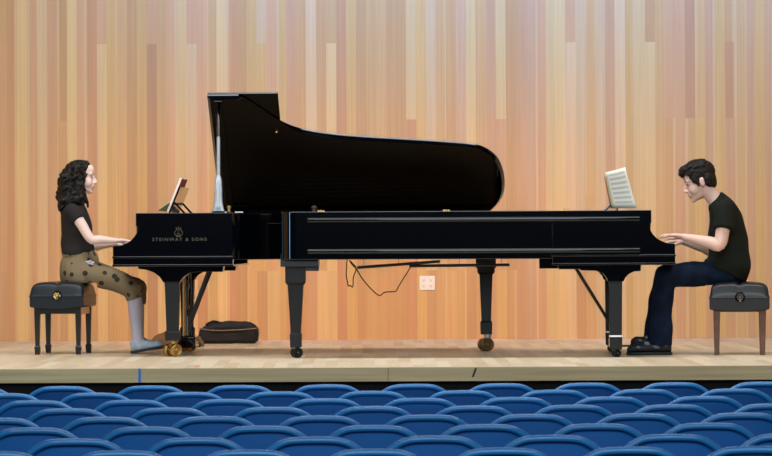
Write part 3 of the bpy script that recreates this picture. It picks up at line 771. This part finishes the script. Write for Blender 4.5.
def hand(bm, wrist, fwd, up, thumb_side, curl=(.25, .45, .4), spread=.10, sc=1.0, drop=0.):
    f = V(fwd).normalized(); u = V(up); u = (u - f * u.dot(f)).normalized(); s = f.cross(u)
    if s.dot(V(thumb_side)) < 0: s = -s             # s points to the thumb
    w = V(wrist)
    P = lambda a, b, c: w + (f * a + s * b + u * c) * sc
    limb(bm, [P(-.02, 0, 0), P(.02, 0, .004), P(.06, 0, .006), P(.088, 0, .002)], [(.026 * sc, .02 * sc), (.033 * sc, .0165 * sc), (.041 * sc, .0145 * sc), (.039 * sc, .012 * sc)], side=s)
    for b, ln, ex in ((.030, .068, .0), (.0105, .076, .004), (-.0095, .071, .0), (-.029, .055, -.008)):
        p0 = P(.072 + ex, b, .004); a = b / .03 * spread; d = f * math.cos(a) + s * math.sin(a); ang = 0; pts = [p0, p0 + d * .02 * sc]
        cur = pts[-1]
        for seg, c in zip((.44, .31, .25), curl):
            ang += c + drop; dd = d * math.cos(ang) - u * math.sin(ang); cur = cur + dd * ln * seg * sc; pts.append(cur)
        limb(bm, pts, [.0098 * sc, .0098 * sc, .0092 * sc, .0085 * sc, .0072 * sc], n=12, sub=4)
    t0 = P(.018, .024, -.004)
    limb(bm, [t0, P(.045, .05, -.010), P(.072, .06, -.017), P(.096, .060, -.022)], [.014 * sc, .0125 * sc, .0105 * sc, .008 * sc], n=12)
def shoe(bm, heel, toe, w, hh, ht, up=(0, 0, 1)):
    """upper as one swept shape from heel to toe; hh ankle height, ht toe height"""
    h, t = V(heel), V(toe); d = t - h
    ln = d.length; d.normalize(); u = V(up); u = (u - d * u.dot(d)).normalized(); s = d.cross(u)
    secs = [(.02, .55, .80), (.08, .72, .98), (.25, .78, 1.), (.42, .86, .88), (.6, 1.0, .66), (.78, 1.0, .5), (.92, .8, .42), (.99, .45, .3)]
    rings = []
    secs = [(0, .30, .70)] + secs + [(1.0, .2, .2)]
    for k in range((len(secs) - 1) * 3 + 1):
        i, t = min(k // 3, len(secs) - 2), (k % 3) / 3 if k // 3 <= len(secs) - 2 else 1
        a, b, c = crom([V(q) for q in secs], i, t)
        hz = hh * c if a < .42 else hh * c * .6 + ht * .4 * (1 if a < .9 else (1.05 - a) / .15)
        row = []
        for m in range(20):
            th = 2 * PI * m / 20; cx = math.copysign(abs(math.cos(th)) ** .7, math.cos(th)); sz = math.copysign(abs(math.sin(th)) ** .7, math.sin(th))
            nar = 1 - .35 * max(0, sz) * (1 if a < .5 else .6)
            row.append(bm.verts.new(h + d * (ln * a) + s * (cx * w / 2 * b * nar) + u * (hz / 2 * (1 + sz))))
        rings.append(row)
    for ra, rb in zip(rings, rings[1:]):
        for m in range(20): bm.faces.new((ra[m], ra[(m + 1) % 20], rb[(m + 1) % 20], rb[m]))
    bm.faces.new(rings[0][::-1]); bm.faces.new(rings[-1])
def sole(bm, heel, toe, w, th, up=(0, 0, 1)):
    h, t = V(heel), V(toe); d = t - h; ln = d.length; d.normalize(); u = V(up); u = (u - d * u.dot(d)).normalized(); s = d.cross(u)
    out = [(-.02, .25), (.0, .5), (.08, .76), (.3, .8), (.5, .9), (.7, 1.03), (.85, .92), (.95, .62), (1.015, .25)]
    poly = [(a, b) for a, b in out] + [(a, -b) for a, b in out[::-1]]
    prism(bm, poly, lambda a, b, k: h + d * (a * ln) + s * (b * w / 2) + u * k, 0, th)

# ---------------------------------------------------------------- the woman
YW = 1.62; SW = (DIST + YW) / F                  # metres per photo step at her depth
w_ = lambda px, py, dy=0: at(px, py, YW + dy)
hc = w_(80.8, 177.3); pit = math.radians(4)
TWh = Matrix.Translation(hc) @ Matrix.Rotation(pit, 4, 'Y')
bm = bmesh.new()
head_shape(bm, TWh, 1.06, w_(74.5, 209), .047)
limb(bm, [w_(80, 272), w_(79, 262), w_(77.5, 243), w_(76, 226), w_(74, 212)], [(.11, .08), (.125, .098), (.128, .10), (.15, .098), (.12, .06)])
arms = {}
for s, sh, el, wr in ((-1, (73, 211), (91, 239), (116.5, 240.7)), (1, (75, 211), (94, 245.5), (116, 243.6))):
    S, E_, Wr = w_(*sh, s * .165), w_(*el, s * .20), w_(*wr, s * .16)
    limb(bm, [S, S.lerp(E_, .5), E_, E_.lerp(Wr, .35), Wr], [.044, .039, .034, (.034, .032), (.026, .02)])
    hand(bm, Wr, (1, -.02 * s, -.05), (0.05, 0, 1), (0, -s, 0), curl=(.25, .5, .45), sc=.92)
for s, kn, an, to in ((-1, (133.5, 289), (137.5, 341), (158, 345)), (1, (136, 289), (138.5, 342), (161, 346))):
    H_, K_, A_ = w_(84, 270, s * .09), w_(*kn, s * .11), w_(*an, s * .11)
    limb(bm, [H_, H_.lerp(K_, .5), K_, K_.lerp(A_, .3), A_.lerp(K_, .2), A_], [.055, .055, .044, .044, .036, .033])
    limb(bm, [w_(an[0] - 3, 347, s * .11), w_(an[0] + 8, 346.5, s * .11), w_(*to, s * .11)], [.028, (.034, .026), (.032, .014)])
bm = fuse(bm, .004, 3); paint_face(bm, TWh, 1.06, s2l(240, 202, 186), s2l(196, 122, 108), s2l(48, 34, 28))
woman = obj('person', bm, M['skin'], ang=3)
tag(woman, 'seated person with long dark curls, charcoal tee and dotted olive trousers, playing the left piano', 'person')
# shirt
bm = bmesh.new()
limb(bm, [w_(78, 254.5), w_(78, 250), w_(77, 240), w_(76.5, 226), w_(74.5, 214), w_(74.5, 206), w_(75, 203)],
     [(.165, .122), (.165, .124), (.145, .118), (.165, .115), (.185, .098), (.13, .082), (.075, .055)], flat=(True, False))
for s in (-1, 1):
    S = w_(72.5, 212, s * .15); E_ = w_(78.7 if s < 0 else 82, 220.5 if s < 0 else 222, s * .185)
    limb(bm, [S, S.lerp(E_, .5), E_], [.064, .058, .052], flat=(False, True))
bm = fuse(bm, .006, 5); wrinkle(bm, .007, 11)
obj('shirt', bm, M['shirt_w'], woman, ang=3)
# trousers
bm = bmesh.new()
limb(bm, [w_(78.5, 251.5), w_(79.5, 262), w_(80, 274)], [(.15, .12), (.175, .145), (.185, .15)], flat=(True, False))
for s, kn, cu in ((-1, (131.5, 287.5), (134.5, 299.5)), (1, (136, 286.5), (137.6, 305))):
    H_, K_, C_ = w_(84, 270, s * .09), w_(*kn, s * .11), w_(*cu, s * .11)
    limb(bm, [H_, w_(106, 277.5, s * .1), w_(122, 283, s * .11), K_ + V((.01, 0, -.01))], [(.095, .10), (.09, .088), (.085, .080), (.078, .072)])
    limb(bm, [w_(129, 285.5, s * .11), K_, C_], [(.08, .074), (.078, .066), (.074, .062)], flat=(False, True))
bm = fuse(bm, .006, 5); wrinkle(bm, .012, 8, 3)
for v in bm.verts: v.co.z = max(v.co.z, w_(80, 282.6).z + 0) if v.co.x < w_(98, 0).x else v.co.z
tr = obj('trousers', bm, M['dots'], woman, ang=3)
bm = bmesh.new(); limb(bm, [w_(78.2, 255.6), w_(78.2, 252.6)], [(.162, .124), (.158, .122)], flat=(True, True), n=28); obj('waistband', bm, M['dots'], tr)
bm = bmesh.new(); c = w_(90, 262.5, -.165)
for dx, dz in ((-.02, .004), (.0, .009), (.02, 0), (-.008, -.006), (.014, -.012)): ell(bm, c + V((dx, 0, dz)), (.014, .012, .009), sub=2)
k = obj('bow', bm, M['stocking'], tr); k['label'] = 'pale cloth bow at the hip'
# stockings and shoes
for s, kn, an in ((-1, (134, 293), (137.6, 341.5)), (1, (135.8, 296), (138.4, 342.5))):
    bm = bmesh.new(); K_, A_ = w_(*kn, s * .11), w_(*an, s * .11)
    limb(bm, [K_, K_.lerp(A_, .3), K_.lerp(A_, .7), A_, A_ + V((.01, 0, -.03))], [.052, .0545, .044, .038, .04])
    obj('stocking', bm, M['stocking'], woman, ang=3)
for s, hx in ((-1, 131), (1, 133.5)):
    he, to = w_(hx, 352.5, s * .11), w_(hx + 31, 346.5, s * .11)
    he.z = .014
    bm = bmesh.new(); shoe(bm, he, to, .092, .10, .055); bm = fuse(bm, .005, 2); so_ = obj('shoe', bm, M['shoe_w'], woman, ang=3)
    bm = bmesh.new(); sole(bm, he - V((0, 0, .013)), to - V((0, 0, .013)), .094, .02); obj('shoe_sole', bm, M['sole'], so_, bevel=.004)
# hair
bm = bmesh.new(); hr = random.Random(3)
def he_(px, py, rx, rz, dy, ry): ell(bm, w_(px, py, dy), (rx * SW, ry, rz * SW))
he_(78, 172.3, 12.8, 12.3, 0, .092); he_(72, 179, 11.5, 14, 0, .105); he_(67.5, 190, 9, 14, 0, .115); he_(64, 200, 5.5, 9, 0, .105)
he_(87, 164.5, 4, 2.8, 0, .06); he_(84, 164.2, 6, 4.2, 0, .08); he_(81, 163.5, 6, 4, 0, .07)
for s in (-1, 1):
    he_(79.5, 178, 6.5, 12, s * .075, .032); he_(79, 190, 6, 11, s * .085, .034); he_(77, 199, 7, 6, s * .09, .03); he_(70, 200, 7, 7, s * .09, .04)
    he_(88, 204.5, 1.5, 3.6, s * .06, .014); he_(86.5, 200, 1.6, 4, s * .065, .014)
base = [(77.5, 172, 11.5, 11.3), (71.5, 180, 11, 13.5), (67.5, 191, 8.6, 13.5), (65.5, 200, 5.5, 8), (79, 188, 5.5, 12)]
for k in range(150):
    cx_, cy_, rx_, rz_ = hr.choice(base); a = hr.uniform(0, 2 * PI); e_ = hr.uniform(-1, 1)
    q = w_(cx_ + rx_ * math.cos(a) * math.sqrt(1 - e_ * e_ * .7), cy_ + rz_ * math.sin(a) * math.sqrt(1 - e_ * e_ * .7), e_ * .115)
    if q.x > w_(85.5, 0).x and q.z < w_(0, 168).z: continue
    r = hr.uniform(.010, .018); pts = []
    ph = hr.uniform(0, 6); ln = hr.uniform(.05, .09)
    for i in range(6): pts.append(q + V((.014 * math.sin(ph + i * 1.3), .012 * math.cos(ph + i * 1.3), -ln * i / 5)))
    limb(bm, pts, [r * .6, r, r, r, r * .8, r * .4], n=8, sub=3)
bm = fuse(bm, .006, 4); wrinkle(bm, .006, 40, 2)
obj('hair', bm, M['hair_w'], woman, ang=3)
rebase(woman, (w_(80, 0).x, YW, 0))

# ---------------------------------------------------------------- the man
YM = .72; SM = (DIST + YM) / F
m_ = lambda px, py, dy=0: at(px, py, YM + dy)
hc = m_(700.3, 181.3); pit = math.radians(20); HS = 1.16
TMh = Matrix.Translation(hc) @ Matrix.Rotation(PI, 4, 'Z') @ Matrix.Rotation(pit, 4, 'Y')
bm = bmesh.new()
head_shape(bm, TMh, HS, m_(720, 206), .058)
limb(bm, [m_(727, 274), m_(728.5, 255), m_(728.5, 238), m_(727, 222), m_(722, 209)], [(.12, .10), (.13, .11), (.15, .118), (.16, .105), (.13, .07)])
for s, sh, el, wr in ((-1, (727, 212), (719.5, 244.5), (684, 237)), (1, (724, 212), (712, 249), (684, 241.5))):
    S, E_, Wr = m_(*sh, s * .195), m_(*el, s * .235), m_(*wr, s * .16)
    if s > 0: E_ = m_(*el, .20)
    limb(bm, [S, S.lerp(E_, .5), E_, E_.lerp(Wr, .3), Wr], [.045, .05, .046, (.046, .044), (.031, .026)])
    hand(bm, Wr, (-1, -.03 * s, .10 if s < 0 else -.04), (.0, 0, 1), (0, -s, 0), curl=(.12, .28, .3) if s < 0 else (.3, .45, .4), sc=1.06)
for s, kn, an in ((-1, (665, 277), (660, 343)), (1, (664, 276), (654, 338))):
    H_, K_, A_ = m_(724, 273, s * .1), m_(*kn, s * .12), m_(*an, s * .12)
    limb(bm, [H_, H_.lerp(K_, .5), K_, K_.lerp(A_, .35), A_], [.06, .06, .055, .05, .038])
    limb(bm, [A_ + V((.03, 0, -.025)), A_ + V((-.04, 0, -.03)), A_ + V((-.10, 0, -.035))], [.03, (.03, .024), (.03, .016)])
bm = fuse(bm, .004, 3); paint_face(bm, TMh, HS, s2l(236, 192, 172), s2l(192, 120, 104), s2l(44, 32, 24))
man = obj('person', bm, M['skin'], ang=3)
tag(man, 'seated person with short dark hair, black tee and dark jeans, playing the right piano', 'person')
bm = bmesh.new()
limb(bm, [m_(724.6, 273), m_(728.4, 264.8), m_(729, 252), m_(727.8, 237), m_(726, 221), m_(722.5, 209), m_(718, 201.5), m_(715.5, 199)],
     [(.205, .168), (.205, .163), (.182, .145), (.18, .142), (.20, .125), (.19, .10), (.11, .078), (.085, .064)], flat=(True, True))
for s in (-1, 1):
    S = m_(726.2, 210, s * .175); E_ = m_(723.5 if s < 0 else 719, 229.5, s * .225)
    limb(bm, [S, S.lerp(E_, .5), E_], [.08, .078, .076], flat=(False, True))
bm = fuse(bm, .006, 5); wrinkle(bm, .010, 8, 5)
obj('shirt', bm, M['shirt_m'], man, ang=3)
bm = bmesh.new()
limb(bm, [m_(725, 268), m_(726, 274)], [(.165, .11), (.18, .125)])
for s in (-1, 1):
    lo = s < 0
    limb(bm, [m_(725, 276, s * .09), m_(708, 274, s * .1), m_(686, 274.8, s * .12), m_(666.5, 276, s * .12)], [(.085, .08), (.094, .088), (.094, .088), (.088, .08)])
    limb(bm, [m_(666, 275.5, s * .12), m_(663.5 if lo else 661, 292, s * .12), m_(661.2 if lo else 656, 318, s * .12), m_(660 if lo else 653.5, 345.5 if lo else 341, s * .12)], [(.088, .082), (.082, .078), (.08, .076), (.086, .088)], flat=(False, True))
bm = fuse(bm, .006, 5); wrinkle(bm, .012, 9, 8)
for v in bm.verts:
    if v.co.x > m_(704, 0).x: v.co.z = max(v.co.z, m_(726, 285).z)
obj('jeans', bm, M['jeans'], man, ang=3)
for s, hx, tx_, dz in ((-1, 671, 626.5, 0), (1, 668, 630, .035)):
    he, to = m_(hx, 354, s * .12), m_(tx_, 354, s * .12); he.z = .022; to.z = .022 + dz * 1.6; he.z += dz * .2
    bm = bmesh.new(); shoe(bm, he, to, .108, .108, .07); bm = fuse(bm, .005, 2); so_ = obj('shoe', bm, M['shoe_m'], man, ang=3)
    bm = bmesh.new(); sole(bm, he - V((0, 0, .021)), to - V((0, 0, .021)), .110, .022); obj('shoe_sole', bm, M['sole'], so_, bevel=.007)
    d = (to - he)
    for a, hz, r in ((.36, .042, .030), (.56, .062, .024), (.75, .035, .018), (.14, .05, .018)):
        bm = bmesh.new(); q = he + d * a + V((0, -.040 if a < .5 else -.046, hz)); ell(bm, q, (r, .012, r * .6), Matrix.Rotation(.3, 3, 'Y'), 2)
        pt = obj('shoe_panel', bm, M['patch'], so_); pt['label'] = 'grey side panel'
# hair
bm = bmesh.new(); rot3 = TMh.to_3x3().normalized()
def hm(c, r): ell(bm, TMh @ (V(c) * HS), [q * HS for q in r], rot3)
hm((-.016, 0, .050), (.100, .083, .080)); hm((-.052, 0, .0), (.052, .074, .07)); hm((-.062, 0, -.035), (.035, .055, .035))
hm((.06, 0, .098), (.045, .062, .03)); hm((.085, 0, .083), (.026, .052, .022)); hm((.0, 0, .105), (.07, .07, .035))
for s in (-1, 1):
    hm((.028, s * .072, .03), (.028, .012, .035)); hm((.022, s * .072, -.004), (.011, .009, .026)); hm((-.045, s * .072, .0), (.03, .013, .045))
hr = random.Random(5)
for k in range(46):
    a, b = hr.uniform(-2.2, .2), hr.uniform(-1.2, 1.2)
    q = V((-.022 + .10 * math.cos(a) * math.cos(b) * -1 * -1, .083 * math.sin(b), .052 + .08 * abs(math.sin(a)) * math.cos(b)))
    limb(bm, [TMh @ (q * HS), TMh @ ((q + V((.02, .004, .006))) * HS), TMh @ ((q + V((.038, .0, .002))) * HS)], [.006, .007, .003], n=8, sub=2)
bm = fuse(bm, .005, 4); wrinkle(bm, .004, 55, 4)
obj('hair', bm, M['hair_m'], man, ang=3)
rebase(man, (m_(722, 0).x, YM, 0))

# ================================================================ BAGS
def soft_box(name, cx, Y, wd, dp, prof, m, seed):
    bm = bmesh.new()
    prism(bm, prof, lambda a, b, t: V((a, t, b)), -dp / 2, dp / 2)
    bmesh.ops.recalc_face_normals(bm, faces=bm.faces)
    bmesh.ops.bevel(bm, geom=list(bm.edges), offset=.02, segments=3, affect='EDGES', clamp_overlap=True)
    bm = fuse(bm, .008, 4); wrinkle(bm, .012, 9, seed)
    for v in bm.verts: v.co.z = max(v.co.z, .0)
    return bm
YB = 4.35; kx = (DIST + YB) / F
bag = empty('shoulder_bag', (at(228.5, 0, YB).x, YB, 0)); tag(bag, 'black soft nylon bag lying on the floor behind the left piano', 'bag')
X = lambda px: (px - 228.5) * kx; Z = lambda py: max(0, at(228, py, YB).z)
bm = soft_box('b', 0, 0, 0, .30, [(X(201), .0), (X(257), 0), (X(259), Z(331)), (X(257), Z(327)), (X(248), Z(321)), (X(216), Z(322)), (X(201), Z(327)), (X(199), Z(333))], M['bag'], 1)
bb = obj('bag_body', bm, M['bag'], bag, ang=3)
bm = bmesh.new(); tube(bm, [(X(200), -.15, Z(328)), (X(214), -.158, Z(330)), (X(240), -.16, Z(329.5)), (X(257), -.15, Z(328))], .006, 6); obj('zipper', bm, M['zip'], bag)
bm = bmesh.new(); tube(bm, [(X(206), -.1, Z(324.5)), (X(214), -.12, Z(321)), (X(224), -.125, Z(323.5)), (X(231), -.12, Z(322.5))], .010, 8); obj('bag_handle', bm, M['bag'], bag)
bm = bmesh.new(); tube(bm, [(X(201), -.11, Z(338)), (X(197), -.13, Z(342)), (X(193), -.15, .012), (X(190), -.1, .012), (X(196), -.02, .012)], .011, 8); obj('shoulder_strap', bm, M['bag'], bag)
YB2 = 3.3; kx = (DIST + YB2) / F
bag2 = empty('cloth_bag', (at(175, 0, YB2).x, YB2, 0)); tag(bag2, 'slumped brown cloth bag on the floor behind the left piano leg', 'bag')
X = lambda px: (px - 175) * kx; Z = lambda py: max(0, at(175, py, YB2).z)
bm = soft_box('b', 0, 0, 0, .26, [(X(146), 0), (X(203), 0), (X(203), Z(339)), (X(196), Z(334)), (X(176), Z(331)), (X(162), Z(332)), (X(152), Z(338))], M['brown_bag'], 6)
obj('bag_body', bm, M['brown_bag'], bag2, ang=3)
bm = bmesh.new(); tube(bm, [(X(185), -.10, Z(333.5)), (X(192), -.13, Z(335)), (X(199), -.135, Z(339)), (X(204), -.14, .012)], .012, 8); obj('bag_handle', bm, M['brown_bag'], bag2)

# ================================================================ FOLDING CHAIRS
CH = .80
def make_chair():
    root = empty('folding_chair')
    arch = [(.212, .47), (.212, .6), (.21, .68), (.2, .724), (.178, .754), (.145, .777), (.112, .791), (.075, .797), (0, .799)]
    bow = lambda x: .03 * (x / .21) ** 2               # backrest hollow towards the sitter
    hoop = [(x, z) for x, z in arch] + [(-x, z) for x, z in arch[-2::-1]]
    bm = bmesh.new()
    pts = [V((.212, .26, 0)), V((.212, .14, .24))] + [V((x, -.02 + bow(x) - .05 * (z - .8) * -1 * -1, z - .012)) for x, z in hoop] + [V((-.212, .14, .24)), V((-.212, .26, 0))]
    tube(bm, pts, .0135, 10, 4); obj('frame', bm, M['chair_tube'], root, ang=3)
    bm = bmesh.new(); g = []
    n = 14
    for i in range(n + 1):
        x = -.2 + .4 * i / n; zt_ = None
        for (xa, za), (xb, zb_) in zip(arch[::-1], arch[-2::-1]):
            if xa - 1e-6 <= abs(x) <= xb + 1e-6: zt_ = za + (zb_ - za) * (abs(x) - xa) / max(1e-6, xb - xa); break
        zt_ = (zt_ or .6) - .016
        row = []
        for j in range(9):
            z = .47 + (zt_ - .47) * j / 8
            row.append(bm.verts.new((x, .0 + bow(x) - .05 * (z - .8) - .006 * math.sin(j / 8 * PI), z)))
        g.append(row)
    g2 = [[bm.verts.new(v.co + V((0, .012, 0))) for v in row] for row in g]
    for i in range(n):
        for j in range(8):
            bm.faces.new((g[i][j], g[i + 1][j], g[i + 1][j + 1], g[i][j + 1])); bm.faces.new((g2[i][j + 1], g2[i + 1][j + 1], g2[i + 1][j], g2[i][j]))
    rim = [(i, 0) for i in range(n)] + [(n, j) for j in range(8)] + [(i, 8) for i in range(n, 0, -1)] + [(0, j) for j in range(8, 0, -1)]
    for (a, b), (c, d) in zip(rim, rim[1:] + rim[:1]): bm.faces.new((g[a][b], g2[a][b], g2[c][d], g[c][d]))
    obj('backrest', bm, M['chair_panel'], root, ang=1)
    bm = bmesh.new(); prism(bm, [(-.19, .02), (.19, .02), (.205, .1), (.2, .34), (.16, .4), (-.16, .4), (-.2, .34), (-.205, .1)], lambda a, b, t: V((a, b, t + b * .05)), .42, .445); obj('seat', bm, M['chair_panel'], root, ang=.6, bevel=.006)
    bm = bmesh.new(); tube(bm, [V((.19, -.16, .0125)), V((.19, .3, .43))], .011, 8, 1, False); tube(bm, [V((-.19, -.16, .0125)), V((-.19, .3, .43))], .011, 8, 1, False)
    tube(bm, [V((-.19, -.09, .076)), V((.19, -.09, .076))], .009, 8, 1, False); obj('rear_frame', bm, M['chair_tube'], root)
    return root
chair = make_chair()
def dup(root):
    r = root.copy(); COL.objects.link(r)
    for ch in root.children:
        k = ch.copy(); COL.objects.link(k); k.parent = r
    return r
ORD = ['first', 'second', 'third', 'fourth', 'fifth', 'sixth', 'seventh', 'eighth', 'ninth', 'tenth', 'eleventh', 'twelfth']
first = True
for r in range(9):
    d = 20.4 - .915 * r; Yr = d - DIST
    xs = []
    k0 = .277 if r % 2 == 0 else .045
    for k in range(-12, 13):
        x = k0 + k * .4675
        px = 362 + x * F / d
        if -28 < px < 800: xs.append(x)
    for i, x in enumerate(xs):
        if r == 8 : continue
        c = chair if first else dup(chair); first = False
        c.location = (x + rnd.uniform(-.006, .006), Yr + .045 * x + rnd.uniform(-.012, .012), HALL_Z); c.rotation_euler = (0, 0, math.radians(rnd.uniform(-1.2, 1.2)))
        rw = 'front row nearest the stage' if r == 0 else ('back row nearest the viewer' if r == 7 else ORD[r] + ' row from the stage')
        tag(c, 'blue folding chair, %s from the left in the %s' % (ORD[i], rw), 'chair', 'blue folding chairs in rows before the stage')

# ================================================================ LIGHT
def area(name, loc, aim, sx, sy, energy, col, spread=PI):
    l = bpy.data.lights.new(name, 'AREA'); l.shape = 'RECTANGLE'; l.size = sx; l.size_y = sy; l.energy = energy; l.color = col; l.spread = spread
    o = bpy.data.objects.new(name, l); COL.objects.link(o); o.location = loc
    o.rotation_euler = (V(aim) - V(loc)).to_track_quat('-Z', 'Y').to_euler(); return o
area('stage_light', (0, -.8, 6.2), (0, -.6, 0), 9, 2.2, 480, (1, 1.02, 1.08))
area('warm_light', (0, -2.6, 5.6), (0, 5.16, .2), 5, .5, 17, (1, .42, .02), math.radians(28))
area('wall_wash', (1.3, 3.4, 4.9), (1.3, 5.16, 3.2), 7, .4, 60, (.12, .52, 2.1), math.radians(84))
area('front_light', (0, -9, 6.0), (0, 0, .6), 9, 1.6, 350, (1.15, 1.38, 1.46))
area('hall_light', (0, -21, 3.9), (0, -9, 0), 12, 3, 800, (.85, .92, 1))
area('wing_light', (-8.5, -5.5, 1.6), (-.5, 0, .9), .5, 3.0, 130, (.2, .6, 1))
w = bpy.data.worlds.new('world'); scn.world = w; w.use_nodes = True
w.node_tree.nodes['Background'].inputs[0].default_value = (.60, .72, 1, 1); w.node_tree.nodes['Background'].inputs[1].default_value = .03

# ================================================================ CAMERA
cd = bpy.data.cameras.new('camera'); cam = bpy.data.objects.new('camera', cd); COL.objects.link(cam); scn.camera = cam
cd.sensor_width = 36; cd.lens = F / 772 * 36; cd.clip_end = 200
cam.location = (0, -DIST, EYE)
pan, tilt, roll = math.atan(24 / F), math.atan(15 / F), math.atan(.0045)
dv = V((math.sin(pan) * math.cos(tilt), math.cos(pan) * math.cos(tilt), math.sin(tilt)))
cam.rotation_mode = 'QUATERNION'
cam.rotation_quaternion = dv.to_track_quat('-Z', 'Y') @ Quaternion((0, 0, 1), -roll)
cd.dof.use_dof = True; cd.dof.focus_distance = DIST + .6; cd.dof.aperture_fstop = 13
vs = scn.view_settings
vs.view_transform = 'Standard'; vs.look = 'None'; vs.gamma = 1; vs.use_curve_mapping = False; vs.exposure = 0
